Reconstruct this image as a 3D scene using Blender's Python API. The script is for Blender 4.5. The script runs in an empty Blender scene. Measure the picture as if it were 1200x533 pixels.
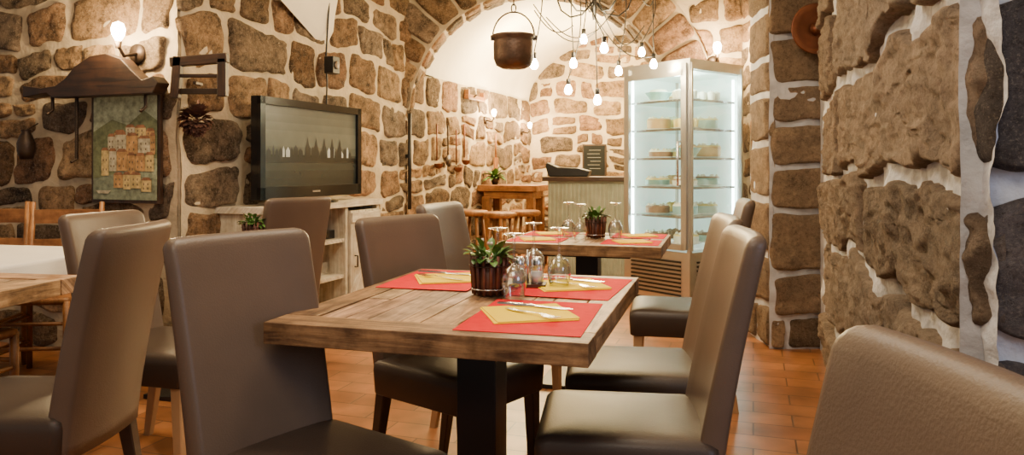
import bpy, math, random
from mathutils import Vector, Matrix, noise
random.seed(7)
R=random.random
def U(a,b): return a+(b-a)*R()
# ---------------------------------------------------------------- materials
def newmat(name):
    m=bpy.data.materials.new(name); m.use_nodes=True
    nt=m.node_tree; return m,nt,nt.nodes['Principled BSDF']
def mat(name,col,rough=.5,metal=0,var=.15,scale=8,bump=0,bscale=60,emis=None,es=0,alpha=None,spec=None,coat=0):
    m,nt,b=newmat(name)
    tc=nt.nodes.new('ShaderNodeTexCoord'); n=nt.nodes.new('ShaderNodeTexNoise'); n.inputs['Scale'].default_value=scale; n.inputs['Detail'].default_value=4
    nt.links.new(tc.outputs['Object'],n.inputs['Vector'])
    r=nt.nodes.new('ShaderNodeValToRGB'); r.color_ramp.elements[0].position=.3; r.color_ramp.elements[1].position=.7
    r.color_ramp.elements[0].color=[c*(1-var) for c in col]+[1]; r.color_ramp.elements[1].color=[min(1,c*(1+var)) for c in col]+[1]
    nt.links.new(n.outputs['Fac'],r.inputs['Fac']); nt.links.new(r.outputs['Color'],b.inputs['Base Color'])
    b.inputs['Roughness'].default_value=rough; b.inputs['Metallic'].default_value=metal
    if spec is not None: b.inputs['Specular IOR Level'].default_value=spec
    b.inputs['Coat Weight'].default_value=coat
    if emis: b.inputs['Emission Color'].default_value=list(emis)+[1]; b.inputs['Emission Strength'].default_value=es
    if bump:
        n2=nt.nodes.new('ShaderNodeTexNoise'); n2.inputs['Scale'].default_value=bscale; n2.inputs['Detail'].default_value=5
        nt.links.new(tc.outputs['Object'],n2.inputs['Vector'])
        bp=nt.nodes.new('ShaderNodeBump'); bp.inputs['Strength'].default_value=bump; bp.inputs['Distance'].default_value=.01
        nt.links.new(n2.outputs['Fac'],bp.inputs['Height']); nt.links.new(bp.outputs['Normal'],b.inputs['Normal'])
    return m
def glassmat(name,tint=(1,1,1),gl=.12):
    m=bpy.data.materials.new(name); m.use_nodes=True; nt=m.node_tree; nt.nodes.clear()
    o=nt.nodes.new('ShaderNodeOutputMaterial'); t=nt.nodes.new('ShaderNodeBsdfTransparent'); g=nt.nodes.new('ShaderNodeBsdfGlossy')
    t.inputs['Color'].default_value=list(tint)+[1]; g.inputs['Roughness'].default_value=.04
    lw=nt.nodes.new('ShaderNodeLayerWeight'); lw.inputs['Blend'].default_value=.35
    mp=nt.nodes.new('ShaderNodeMapRange'); mp.inputs['To Min'].default_value=gl*.4; mp.inputs['To Max'].default_value=min(1,gl*5)
    mx=nt.nodes.new('ShaderNodeMixShader')
    nt.links.new(lw.outputs['Facing'],mp.inputs['Value']); nt.links.new(mp.outputs['Result'],mx.inputs['Fac'])
    nt.links.new(t.outputs[0],mx.inputs[1]); nt.links.new(g.outputs[0],mx.inputs[2]); nt.links.new(mx.outputs[0],o.inputs['Surface'])
    return m
def stonemat(name,bs=.6,fine=90,bsc=30,bd=.025,lo=.22,hi=1.7,grain=24,gd=.30):
    m,nt,b=newmat(name); L=nt.links.new
    tc=nt.nodes.new('ShaderNodeTexCoord'); at=nt.nodes.new('ShaderNodeAttribute'); at.attribute_name='Col'
    n=nt.nodes.new('ShaderNodeTexNoise'); n.inputs['Scale'].default_value=7; n.inputs['Detail'].default_value=12; n.inputs['Roughness'].default_value=.82
    L(tc.outputs['Object'],n.inputs['Vector'])
    r=nt.nodes.new('ShaderNodeValToRGB'); e=r.color_ramp.elements
    e[0].position=.38; e[0].color=(lo,lo*.96,lo*.94,1); e[1].position=.63; e[1].color=(hi,hi*.95,hi*.88,1)
    L(n.outputs['Fac'],r.inputs['Fac'])
    mx=nt.nodes.new('ShaderNodeMix'); mx.data_type='RGBA'; mx.blend_type='MULTIPLY'; mx.inputs[0].default_value=1
    L(at.outputs['Color'],mx.inputs[6]); L(r.outputs['Color'],mx.inputs[7])
    n3=nt.nodes.new('ShaderNodeTexNoise'); n3.inputs['Scale'].default_value=fine; n3.inputs['Detail'].default_value=5; n3.inputs['Roughness'].default_value=.7
    L(tc.outputs['Object'],n3.inputs['Vector'])
    r3=nt.nodes.new('ShaderNodeValToRGB'); r3.color_ramp.elements[0].position=.54; r3.color_ramp.elements[1].position=.66
    r3.color_ramp.elements[1].color=(.6,.6,.6,1)
    L(n3.outputs['Fac'],r3.inputs['Fac'])
    m2=nt.nodes.new('ShaderNodeMix'); m2.data_type='RGBA'; L(r3.outputs['Color'],m2.inputs[0]); L(mx.outputs[2],m2.inputs[6]); m2.inputs[7].default_value=(.50,.40,.29,1)
    v=nt.nodes.new('ShaderNodeTexNoise'); v.inputs['Scale'].default_value=grain; v.inputs['Detail'].default_value=8; v.inputs['Roughness'].default_value=.85
    L(tc.outputs['Object'],v.inputs['Vector'])
    rv=nt.nodes.new('ShaderNodeValToRGB'); rv.color_ramp.elements[0].position=.36; rv.color_ramp.elements[0].color=(gd,gd*.95,gd*.92,1); rv.color_ramp.elements[1].position=.5; rv.color_ramp.elements[1].color=(1,1,1,1)
    L(v.outputs['Fac'],rv.inputs['Fac'])
    m4=nt.nodes.new('ShaderNodeMix'); m4.data_type='RGBA'; m4.blend_type='MULTIPLY'; m4.inputs[0].default_value=1
    L(m2.outputs[2],m4.inputs[6]); L(rv.outputs['Color'],m4.inputs[7])
    L(m4.outputs[2],b.inputs['Base Color']); b.inputs['Roughness'].default_value=.85; b.inputs['Specular IOR Level'].default_value=.25
    n2=nt.nodes.new('ShaderNodeTexNoise'); n2.inputs['Scale'].default_value=bsc; n2.inputs['Detail'].default_value=10; n2.inputs['Roughness'].default_value=.85
    L(tc.outputs['Object'],n2.inputs['Vector'])
    bp=nt.nodes.new('ShaderNodeBump'); bp.inputs['Strength'].default_value=bs; bp.inputs['Distance'].default_value=bd
    L(n2.outputs['Fac'],bp.inputs['Height']); L(bp.outputs['Normal'],b.inputs['Normal'])
    return m
def woodmat(name,c1,c2,rough=.45,sc=(2,28,1),bump=.3,stain=.48):
    m,nt,b=newmat(name); L=nt.links.new
    tc=nt.nodes.new('ShaderNodeTexCoord'); mp=nt.nodes.new('ShaderNodeMapping'); mp.inputs['Scale'].default_value=sc
    L(tc.outputs['UV'],mp.inputs['Vector'])
    n=nt.nodes.new('ShaderNodeTexNoise'); n.inputs['Scale'].default_value=1.6; n.inputs['Detail'].default_value=9; n.inputs['Distortion'].default_value=.6; n.inputs['Roughness'].default_value=.62
    L(mp.outputs[0],n.inputs['Vector'])
    r=nt.nodes.new('ShaderNodeValToRGB'); r.color_ramp.elements[0].position=.32; r.color_ramp.elements[1].position=.64
    r.color_ramp.elements[0].color=list(c1)+[1]; r.color_ramp.elements[1].color=list(c2)+[1]
    L(n.outputs['Fac'],r.inputs['Fac'])
    at=nt.nodes.new('ShaderNodeAttribute'); at.attribute_name='Col'
    mx=nt.nodes.new('ShaderNodeMix'); mx.data_type='RGBA'; mx.blend_type='MULTIPLY'; mx.inputs[0].default_value=1
    L(r.outputs['Color'],mx.inputs[6]); L(at.outputs['Color'],mx.inputs[7])
    ns=nt.nodes.new('ShaderNodeTexNoise'); ns.inputs['Scale'].default_value=9; ns.inputs['Detail'].default_value=8; ns.inputs['Roughness'].default_value=.65
    L(tc.outputs['Object'],ns.inputs['Vector'])
    rs=nt.nodes.new('ShaderNodeValToRGB'); rs.color_ramp.elements[0].position=.36; rs.color_ramp.elements[0].color=(stain,stain*.9,stain*.78,1); rs.color_ramp.elements[1].position=.58; rs.color_ramp.elements[1].color=(1,1,1,1)
    L(ns.outputs['Fac'],rs.inputs['Fac'])
    m3=nt.nodes.new('ShaderNodeMix'); m3.data_type='RGBA'; m3.blend_type='MULTIPLY'; m3.inputs[0].default_value=1
    L(mx.outputs[2],m3.inputs[6]); L(rs.outputs['Color'],m3.inputs[7]); L(m3.outputs[2],b.inputs['Base Color'])
    b.inputs['Roughness'].default_value=rough
    bp=nt.nodes.new('ShaderNodeBump'); bp.inputs['Strength'].default_value=bump; bp.inputs['Distance'].default_value=.004
    L(n.outputs['Fac'],bp.inputs['Height']); L(bp.outputs['Normal'],b.inputs['Normal'])
    return m
def floormat():
    m,nt,b=newmat('floor_tiles'); L=nt.links.new
    tc=nt.nodes.new('ShaderNodeTexCoord'); mp=nt.nodes.new('ShaderNodeMapping'); mp.inputs['Rotation'].default_value=(0,0,math.radians(18))
    L(tc.outputs['Object'],mp.inputs['Vector'])
    br=nt.nodes.new('ShaderNodeTexBrick'); br.inputs['Scale'].default_value=1; br.inputs['Brick Width'].default_value=.34; br.inputs['Row Height'].default_value=.16
    br.inputs['Mortar Size'].default_value=.004; br.inputs['Color1'].default_value=(.44,.185,.070,1); br.inputs['Color2'].default_value=(.29,.112,.040,1); br.inputs['Mortar'].default_value=(.14,.065,.03,1)
    L(mp.outputs[0],br.inputs['Vector'])
    n=nt.nodes.new('ShaderNodeTexNoise'); n.inputs['Scale'].default_value=5; n.inputs['Detail'].default_value=8
    L(tc.outputs['Object'],n.inputs['Vector'])
    r=nt.nodes.new('ShaderNodeValToRGB'); r.color_ramp.elements[0].color=(.55,.55,.55,1); r.color_ramp.elements[0].position=.3; r.color_ramp.elements[1].color=(1.25,1.2,1.15,1); r.color_ramp.elements[1].position=.75
    L(n.outputs['Fac'],r.inputs['Fac'])
    mx=nt.nodes.new('ShaderNodeMix'); mx.data_type='RGBA'; mx.blend_type='MULTIPLY'; mx.inputs[0].default_value=1
    L(br.outputs['Color'],mx.inputs[6]); L(r.outputs['Color'],mx.inputs[7]); L(mx.outputs[2],b.inputs['Base Color'])
    b.inputs['Roughness'].default_value=.32
    bp=nt.nodes.new('ShaderNodeBump'); bp.inputs['Strength'].default_value=.4; bp.inputs['Distance'].default_value=.004; bp.invert=True
    L(br.outputs['Fac'],bp.inputs['Height']); L(bp.outputs['Normal'],b.inputs['Normal'])
    return m
def emit(name,col,s):
    return mat(name,col,.5,var=.03,emis=col,es=s)
M_stone=stonemat('rubble_stone',1.0,90,30,.03); M_stoneN=stonemat('granite_stone_near',1.0,150,42,.05,.55,1.35,48,.5)
M_mortar=mat('lime_mortar',(.46,.37,.25),.95,var=.25,scale=6,bump=.7,bscale=40)
M_mortarB=mat('lime_mortar_warm',(.56,.46,.31),.95,var=.2,scale=6,bump=.6,bscale=40)
M_mortarN=mat('lime_mortar_pale',(.54,.54,.56),.95,var=.2,scale=8,bump=.8,bscale=30)
M_plaster=mat('vault_plaster',(.87,.81,.68),.9,var=.06,scale=3,bump=.25,bscale=14)
M_floor=floormat()
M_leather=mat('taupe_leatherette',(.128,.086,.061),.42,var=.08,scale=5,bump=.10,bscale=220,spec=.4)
M_seat_shade=mat('taupe_leatherette_seat_shade',(.052,.035,.026),.42,var=.1,scale=5,bump=.10,bscale=220,spec=.35)  # same leatherette as the backs, with shade on the seats painted into its colour
M_legD=mat('dark_wood_leg',(.045,.024,.014),.4,var=.2)
M_legL=mat('beech_leg',(.46,.28,.14),.45,var=.12)
M_wood=woodmat('reclaimed_wood',(.17,.085,.040),(.66,.42,.22),.52,(3,34,1),.6,.42)
M_woodD=woodmat('dark_oak',(.022,.011,.006),(.075,.036,.018),.5)
M_pail=woodmat('red_brown_stave',(.06,.018,.010),(.17,.055,.028),.5)
M_woodO=woodmat('orange_pine',(.22,.085,.025),(.40,.18,.06),.45)
M_white=woodmat('whitewashed_wood',(.48,.42,.32),(.82,.75,.61),.6,stain=.75)
M_black=mat('black_metal',(.010,.010,.011),.4,var=.2)
M_iron=mat('cast_iron',(.05,.032,.022),.45,.6,var=.3,bump=.3)
M_pot=mat('brown_copper_pot',(.12,.07,.045),.45,.5,var=.35,scale=14,bump=.3)
M_steel=mat('stainless_steel',(.7,.7,.7),.22,1,var=.05)
M_alu=mat('aluminium_frame',(.60,.60,.57),.28,.85,var=.05)
M_red=mat('red_paper_placemat',(.72,.010,.018),.8,var=.06,scale=30,spec=.1)
M_yel=mat('yellow_napkin',(1.0,.68,.004),.8,var=.04,bump=.1,bscale=300,spec=.1)
M_cloth=mat('white_tablecloth',(.78,.75,.70),.85,var=.04,bump=.1,bscale=200)
M_glass=glassmat('clear_glass',(.96,.98,.98),.24)
M_pane=glassmat('cabinet_glass',(.93,.99,.97),.16)
M_leaf=mat('green_leaf',(.075,.165,.03),.4,var=.5,scale=25)
M_soil=mat('soil',(.04,.025,.015),.9)
M_copper=mat('copper',(.20,.075,.04),.42,.8,var=.3)
M_plast=mat('black_gloss_plastic',(.01,.01,.011),.15,var=.1)
M_bulb=emit('warm_bulb_glow',(1,.78,.44),150)
M_cool=emit('cool_led_tube',(.88,1,.96),28)
M_fin=mat('cooler_liner_glow',(.66,.76,.69),.4,var=.06,emis=(.80,1,.90),es=.65)  # liner panels glow themselves, standing in for light from the LED tubes
def colmat(n,c,r=.6): return mat(n,c,r,var=.1,scale=20)
# ---------------------------------------------------------------- mesh builder
class MB:
    def __init__(s): s.v=[];s.f=[];s.m=[];s.s=[];s.c=[];s.uv=[];s.mats=[]
    def mi(s,m):
        if m not in s.mats: s.mats.append(m)
        return s.mats.index(m)
    def add(s,vs,fs,m,sm=False,col=(1,1,1),uvs=None,T=None):
        o=len(s.v); mi=s.mi(m)
        for p in vs:
            p=Vector(p); s.v.append(T@p if T else p); s.c.append(col)
        for f in fs:
            s.f.append([i+o for i in f]); s.m.append(mi); s.s.append(sm)
            s.uv.append([uvs[i] for i in f] if uvs else [(0,0)]*len(f))
    def box(s,c,sz,m,rot=None,col=(1,1,1),T=None,taper=1):
        hx,hy,hz=[a/2 for a in sz]; vs=[]
        for z in(-hz,hz):
            k=taper if z<0 else 1
            for x,y in((-hx,-hy),(hx,-hy),(hx,hy),(-hx,hy)): vs.append(Vector((x*k,y*k,z)))
        ax=max(range(3),key=lambda i:sz[i]); oth=[i for i in range(3) if i!=ax]; ou,ov=U(0,50),U(0,50)
        uvs=[(p[ax]+ou,p[oth[0]]+p[oth[1]]+ov) for p in vs]
        c=Vector(c)
        if rot is not None: vs=[rot@p for p in vs]
        vs=[p+c for p in vs]
        s.add(vs,[(3,2,1,0),(4,5,6,7),(0,1,5,4),(1,2,6,5),(2,3,7,6),(3,0,4,7)],m,False,col,uvs,T)
    def loft(s,rings,m,sm=True,cap=True,col=(1,1,1),closed=True,T=None):
        n=len(rings[0]); vs=[p for r in rings for p in r]; fs=[]
        ou=U(0,30)
        uvs=[(i*.03+ou,j*.03) for i in range(len(rings)) for j in range(n)]
        for i in range(len(rings)-1):
            for j in range(n if closed else n-1):
                k=(j+1)%n; fs.append((i*n+j,i*n+k,(i+1)*n+k,(i+1)*n+j))
        if cap and closed: fs.append(tuple(range(n-1,-1,-1))); fs.append(tuple((len(rings)-1)*n+j for j in range(n)))
        s.add(vs,fs,m,sm,col,uvs,T)
    def lathe(s,prof,m,c=(0,0,0),n=20,sm=True,cap=False,T=None,col=(1,1,1)):
        c=Vector(c)
        s.loft([[c+Vector((r*math.cos(6.28318*j/n),r*math.sin(6.28318*j/n),z)) for j in range(n)] for r,z in prof],m,sm,cap,col,T=T)
    def tube(s,pts,r,m,n=8,T=None,col=(1,1,1)):
        pts=[Vector(p) for p in pts]; rings=[]; up=None
        for i,p in enumerate(pts):
            d=(pts[min(i+1,len(pts)-1)]-pts[max(i-1,0)]).normalized()
            if up is None: up=d.orthogonal().normalized()
            up=(up-d*up.dot(d))
            if up.length<1e-5: up=d.orthogonal()
            up.normalize(); w=d.cross(up); rr=r[i] if isinstance(r,(list,tuple)) else r
            rings.append([p+(up*math.cos(6.28318*j/n)+w*math.sin(6.28318*j/n))*rr for j in range(n)])
        s.loft(rings,m,True,True,col,T=T)
    def prism(s,poly,y0,y1,m,T=None,col=(1,1,1)):
        n=len(poly); vs=[(x,y0,z) for x,z in poly]+[(x,y1,z) for x,z in poly]
        uvs=[(x,z) for x,z in poly]*2
        fs=[tuple(range(n)),tuple(range(2*n-1,n-1,-1))]+[(i,i+n,(i+1)%n+n,(i+1)%n) for i in range(n)]
        s.add(vs,fs,m,False,col,uvs,T)
    def foot(s,poly,z0,z1,m):
        n=len(poly); vs=[(x,y,z0) for x,y in poly]+[(x,y,z1) for x,y in poly]
        s.add(vs,[tuple(range(n)),tuple(range(2*n-1,n-1,-1))]+[(i,i+n,(i+1)%n+n,(i+1)%n) for i in range(n)],m)
    def leaf(s,o,d,L,W,droop,m,col=(1,1,1)):
        o=Vector(o); d=Vector(d).normalized(); side=d.cross(Vector((0,0,1)))
        if side.length<.01: side=Vector((1,0,0))
        side.normalize(); vs=[];fs=[]; k=6; p=o.copy(); dd=d.copy()
        for i in range(k+1):
            t=i/k; w=W*math.sin(math.pi*min(1,t*.93+.05))**.8
            upv=side.cross(dd).normalized()
            vs+= [p-side*w+upv*w*.35,p.copy(),p+side*w+upv*w*.35]
            p=p+dd*(L/k); dd=(dd+Vector((0,0,-droop/k))).normalized()
        for i in range(k):
            for j in(0,1): a=i*3+j; fs.append((a,a+1,a+4,a+3))
        s.add(vs,fs,m,True,col)
    def build(s,name,M=None,bevel=0,seg=2):
        me=bpy.data.meshes.new(name); me.from_pydata([tuple(p) for p in s.v],[],s.f)
        for m in s.mats: me.materials.append(m)
        me.polygons.foreach_set('material_index',s.m); me.polygons.foreach_set('use_smooth',s.s)
        ca=me.color_attributes.new('Col','FLOAT_COLOR','POINT')
        ca.data.foreach_set('color',[x for c in s.c for x in (c[0],c[1],c[2],1)])
        ul=me.uv_layers.new(name='UVMap'); ul.data.foreach_set('uv',[x for f in s.uv for q in f for x in q])
        me.update(); o=bpy.data.objects.new(name,me); bpy.context.scene.collection.objects.link(o)
        if M is not None: o.matrix_world=M
        if bevel:
            b=o.modifiers.new('bevel','BEVEL'); b.width=bevel; b.segments=seg; b.limit_method='ANGLE'; b.angle_limit=math.radians(50)
        return o
def V2(x,y): return Vector((x,y,0))
def frame(o,xd,z=0):
    x=Vector((xd[0],xd[1],0)).normalized(); zz=Vector((0,0,1)); y=zz.cross(x)
    M=Matrix(((x.x,y.x,0,o[0]),(x.y,y.y,0,o[1]),(0,0,1,z),(0,0,0,1))); return M
def rrect(hx,hy,r,n=5):
    r=min(r,hx*.99,hy*.99); out=[]
    for cx,cy,a0 in((hx-r,hy-r,0),(-hx+r,hy-r,90),(-hx+r,-hy+r,180),(hx-r,-hy+r,270)):
        for i in range(n+1):
            a=math.radians(a0+90*i/n); out.append((cx+r*math.cos(a),cy+r*math.sin(a)))
    return out
# ---------------------------------------------------------------- stones
PAL=[(.27,.165,.09),(.21,.14,.082),(.34,.22,.122),(.18,.13,.088),(.29,.165,.095),(.39,.265,.15),(.23,.17,.115),(.20,.15,.11),(.33,.20,.115)]
def nz(x,y,z): return noise.noise(Vector((x,y,z)))
def patch(mb,cs,cz,hw,hh,n,depth,mapf,mt,clip=None,rough=1,g=.008,warp=1,pal=PAL,sq=7,edge=14,cj=0,gz=None):
    hw-=g;hh-=(g if gz is None else gz)
    if hw<.025 or hh<.025: return
    c=random.choice(pal); k=U(.7,1.3); col=tuple(x*k for x in c); vs=[];fs=[]; ins=0; sd=U(0,100)
    ta,tb=U(-.25,.25),U(-.25,.25); dm=depth*U(.85,1.15)
    cp=[U(0,cj) for _ in range(8)]
    for i in range(n+1):
        for j in range(n+1):
            ua=-1+2*i/n; ub=-1+2*j/n
            a=math.sin(ua*math.pi/2)*.55+ua*.45; b=math.sin(ub*math.pi/2)*.55+ub*.45; m=max(abs(a),abs(b))
            q=(abs(a)**sq+abs(b)**sq)**(1/sq) if m>0 else 1
            kk=m/q if m>0 else 0
            wa,wb=(a+1)/2,(b+1)/2
            px=1-(cp[0]*(1-wb)+cp[1]*wb if a>0 else cp[2]*(1-wb)+cp[3]*wb); pz=1-(cp[4]*(1-wa)+cp[5]*wa if b>0 else cp[6]*(1-wa)+cp[7]*wa)
            s0=cs+a*kk*hw*px; z0=cz+b*kk*hh*pz
            s=s0+warp*(.06*nz(s0*1.7,z0*1.7,3.1)+.05*nz(s0*4.1,z0*4.1,23.1)+.016*nz(s0*14,z0*14,sd))
            z=z0+warp*(.07*nz(s0*1.3,z0*1.3,9.7)+.055*nz(s0*3.7,z0*3.7,41.7)+.016*nz(s0*14,z0*14,sd+9))
            h=dm*max(0,1-m**edge)**.6*(1+ta*a+tb*b)
            fade=(1-m**16)
            h+=rough*depth*(.38*nz(s*5,z*5,sd)+.42*nz(s*15,z*15,sd)+.34*nz(s*36,z*36,sd))*fade
            if m>.999: h=-.006
            if clip:
                s,z,fl=clip(s,z); ins+=fl
            vs.append(mapf(s,z,h))
    if ins>=len(vs)*.8: return
    for i in range(n):
        for j in range(n):
            a=i*(n+1)+j; fs.append((a,a+n+1,a+n+2,a+1))
    mb.add(vs,fs,mt,True,col)
def stones(mb,O,Ud,N,L,H,cw,ch,depth=.03,n=8,mt=None,clip=None,rough=1,g=.008,z0=0,pal=PAL,warp=1,rows=None,split=.16,sq=7,edge=14,cj=.12,mort=None,mo=.42,ms=.035,mn=.5,gz=None):
    O=Vector((O[0],O[1],0)); Ud=Vector((Ud[0],Ud[1],0)).normalized(); N=Vector((N[0],N[1],0)).normalized()
    f=lambda s,z,h: O+Ud*s+Vector((0,0,z))+N*h
    def P_(a,b,z,q): patch(mb,(a+b)/2,(z+q)/2,(b-a)/2,(q-z)/2,n,depth,f,mt,clip,rough,g,warp,pal,sq,edge,cj,gz)
    z=z0; ri=0
    while z<H-.02:
        if rows:
            if ri+1>=len(rows): break
            z=rows[ri]; h=rows[ri+1]-z; ri+=1
        else: h=ch*U(.7,1.35)
        s=-cw*R()
        while s<L:
            w=cw*U(.5,1.55); a,b=max(s,0.),min(s+w,L)
            if b-a>.09:
                zz=min(z+h,H+.05)
                if R()<split and zz-z>ch*.8:
                    q=z+h*U(.38,.62); P_(a,b,z,q)
                    if b-a>.45:
                        mm_=a+(b-a)*U(.4,.6); P_(a,mm_,q,zz); P_(mm_,b,q,zz)
                    else: P_(a,b,q,zz)
                else: P_(a,b,z,zz)
            s+=w
        if not rows: z+=h
    if mort:
        ns=max(2,int(L/ms)); nzz=int((H-z0)/ms); vs=[];fl=[];fs=[]
        for i in range(ns+1):
            for j in range(nzz+1):
                s=L*i/ns; z=z0+(H-z0)*j/nzz; k=0
                h=depth*(mo+mn*nz(s*3.3,z*3.3,77)+mn*.55*nz(s*11,z*11,5)+mn*.2*nz(s*27,z*27,15))
                if clip: s,z,k=clip(s,z)
                fl.append(k); vs.append(f(s,z,max(h,.001)))
        for i in range(ns):
            for j in range(nzz):
                a=i*(nzz+1)+j; q=(a,a+nzz+1,a+nzz+2,a+1)
                if sum(fl[x] for x in q)<4: fs.append(q)
        mb.add(vs,fs,mort,True)
w2=(.342,.94); p2=(.94,-.342)
def Lp(y): return (-1.9+.3638*(y-4.6),y)
C=(.247,10.5)
# room ---------------------------------------------------------------
mb=MB(); mb.add([(-6,-1.5,0),(4.5,-1.5,0),(4.5,11.5,0),(-6,11.5,0)],[(0,1,2,3)],M_floor); mb.build('floor')
mb=MB(); mb.box((-.9,2.9,3.36),(10,8.9,.1),M_plaster); mb.build('ceiling')
mb=MB()
A0=Lp(4.4); CE=Lp(10.55)
mb.foot([A0,CE,(CE[0]-.5,CE[1]+.2),(A0[0]-.25,A0[1]+.1)],0,3.32,M_mortar)
def clipL(s,z):
    y=4.4+s*.94
    if y>7.2 and z>2.06: return s,2.06,1
    return s,z,0
stones(mb,A0,w2,p2,6.5,3.3,.42,.27,.034,12,M_stone,clipL,mort=M_mortarB,g=.006)
mb.build('wall_left')
mb=MB()
B0=A0; B1=(A0[0]-.94*4,A0[1]+.342*4)
mb.foot([B1,B0,(B0[0]+.17,B0[1]+.47),(B1[0]+.17,B1[1]+.47)],0,3.32,M_mortar)
stones(mb,B1,p2,(-.342,-.94),4.0,3.3,.42,.25,.034,12,M_stone,mort=M_mortar,mo=.36,g=.006)
mb.build('wall_back_left')
cx,cz,RA=.27,1.59,1.25; Y0,Y1=7.05,7.45
mb=MB(); vs=[];fs=[]
for i in range(49):
    th=math.pi*i/48; x=cx+RA*math.cos(th); z=cz+RA*math.sin(th)
    vs+=[(x,Y0,z),(x,Y0,3.32),(x,Y1,z),(x,Y1,3.32)]
for i in range(48):
    a=i*4;b=a+4; fs+=[(a,a+1,b+1,b),(a+2,b+2,b+3,a+3),(a,b,b+2,a+2)]
mb.add(vs,fs,M_mortar)
mb.box((cx-RA-.08,(Y0+Y1)/2,1.66),(.16,.4,3.32),M_mortar); mb.box((cx+RA+.45,(Y0+Y1)/2,1.66),(.9,.4,3.32),M_mortar)
RV=.44
def clipA(s,z):
    X=-1.1+s; dx=X-cx
    if z>=cz:
        r=math.hypot(dx,z-cz)
        if r<RA+RV+.01:
            k=(RA+RV+.01)/max(r,.01); return cx+dx*k+1.1,cz+(z-cz)*k,1
    elif abs(dx)<RA+.01: return cx+math.copysign(RA+.01,dx)+1.1,z,1
    return s,z,0
stones(mb,(-1.1,Y0),(1,0),(0,-1),3.3,3.3,.42,.26,.034,10,M_stone,clipA,mort=M_mortarB)
th=0
while th<math.pi-.03:
    dt=U(.13,.22); dt=min(dt,math.pi-th)
    Rm=RA+RV/2
    patch(mb,(th+dt/2)*Rm,RA+RV/2,dt*Rm/2,RV/2,12,.045,lambda s,z,h:Vector((cx+z*math.cos(s/Rm),Y0-h,cz+z*math.sin(s/Rm))),M_stone,warp=.3,g=.013)
    for k in(0,1):
        patch(mb,(th+dt/2)*RA,.1+.2*k,dt*RA/2,.1,6,.02,lambda s,z,h:Vector((cx+(RA-h)*math.cos(s/RA),Y0+z,cz+(RA-h)*math.sin(s/RA))),M_stone,warp=.15,g=.008)
    th+=dt
mb.build('wall_arch')
def vz(s): return 2.05+.98*math.sqrt(max(0,1-((s-2)/2)**2))
mb=MB(); e=(C[0]+.94*4,C[1]-.342*4)
mb.foot([C,e,(e[0]+.14,e[1]+.38),(C[0]+.14,C[1]+.38)],0,3.32,M_mortar)
def clipB(s,z):
    v=vz(min(max(s,0),4))
    return (s,v,1) if z>v else (s,z,0)
stones(mb,C,p2,(-.342,-.94),4,3.1,.36,.22,.034,8,M_stone,clipB,mort=M_mortarB,ms=.045)
mb.build('wall_back')
mb=MB(); q=(e[0]-.342*2.0,e[1]-.94*2.0); mb.foot([e,q,(q[0]+.4,q[1]),(e[0]+.4,e[1])],0,3.32,M_mortar); stones(mb,q,w2,(-.94,.342),2,2.2,.35,.24,.03,6,M_stone); mb.build('wall_back_right')
mb=MB(); vs=[];fs=[];K=32
for i in range(K+1):
    s=4*(1-math.cos(math.pi*i/K))/2; q=V2(C[0]+.94*s,C[1]-.342*s); t=(q.y-7.44)/.94; z=vz(s)
    q2=q-Vector((.342,.94,0))*t
    for k in range(7):
        pt_=q2.lerp(q+Vector((.342,.94,0))*.1,k/6); vs.append((pt_.x,pt_.y,z+.02*noise.noise(Vector((pt_.x,pt_.y,z)))))
for i in range(K):
    for k in range(6): a=i*7+k; fs.append((a,a+1,a+8,a+7))
mb.add(vs,fs,M_plaster,True); mb.build('ceiling_vault')
mb=MB(); vs=[];fs=[]
T=frame(A0,w2)
for i in range(11):
    t=i/10; z=2.08+t*1.24
    sl=(1.46-.72*min(1,t*4.5)**.8); sr=1.50+.05*t
    for k in range(9):
        u=k/8; s=sl+(sr-sl)*u; pr=.065+.75*t**2.2*(1-.3*u)
        if i==0: pr=.0
        vs.append((s,-pr,z))
for i in range(10):
    for k in range(8): a=i*9+k; fs.append((a,a+1,a+10,a+9))
mb.add(vs,fs,M_plaster,True); mb.build('ceiling_groin',T)
mb=MB(); mb.foot([(2.2,5.0),(2.2,7.5),(2.6,7.5),(2.6,5.0)],0,3.32,M_mortar); stones(mb,(2.2,7.05),(0,-1),(-1,0),2.0,3.3,.36,.24,.03,7,M_stone,mort=M_mortar,ms=.05); mb.build('wall_right')
PP=[(.39,.285,.19),(.34,.245,.165),(.43,.32,.22),(.36,.27,.195)]
mb=MB(); mb.foot([(1.66,4.72),(1.66,5.12),(2.6,5.12),(2.6,4.72)],0,3.32,M_mortarN)
stones(mb,(1.63,4.72),(1,0),(0,-1),.48,3.3,1.5,.29,.04,16,M_stoneN,g=.007,warp=.45,pal=PP,split=0,cj=.04,mort=M_mortarN,ms=.02,mo=.35,sq=10,edge=24,gz=.012,rough=.8)
stones(mb,(1.66,5.12),(0,-1),(-1,0),.42,3.3,1.5,.29,.035,10,M_stoneN,g=.007,warp=.45,pal=PP,split=0,cj=.04,mort=M_mortarN,ms=.03,mo=.35,sq=10,edge=24,gz=.012,rough=.8)
mb.build('wall_pillar')
mb=MB(); n1=(1.09,1.68); n2=(1.83,4.28)
mb.foot([n2,n1,(3.2,.92),(3.2,4.7),(1.95,4.7)],0,3.32,M_mortarN)
dN=Vector((n2[0]-n1[0],n2[1]-n1[1])).normalized()
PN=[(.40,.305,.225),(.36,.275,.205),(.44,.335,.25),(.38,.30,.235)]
RW=[0,.36,.755,1.13,1.56,2.0,2.45,2.9,3.35]
random.seed(12)
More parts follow.
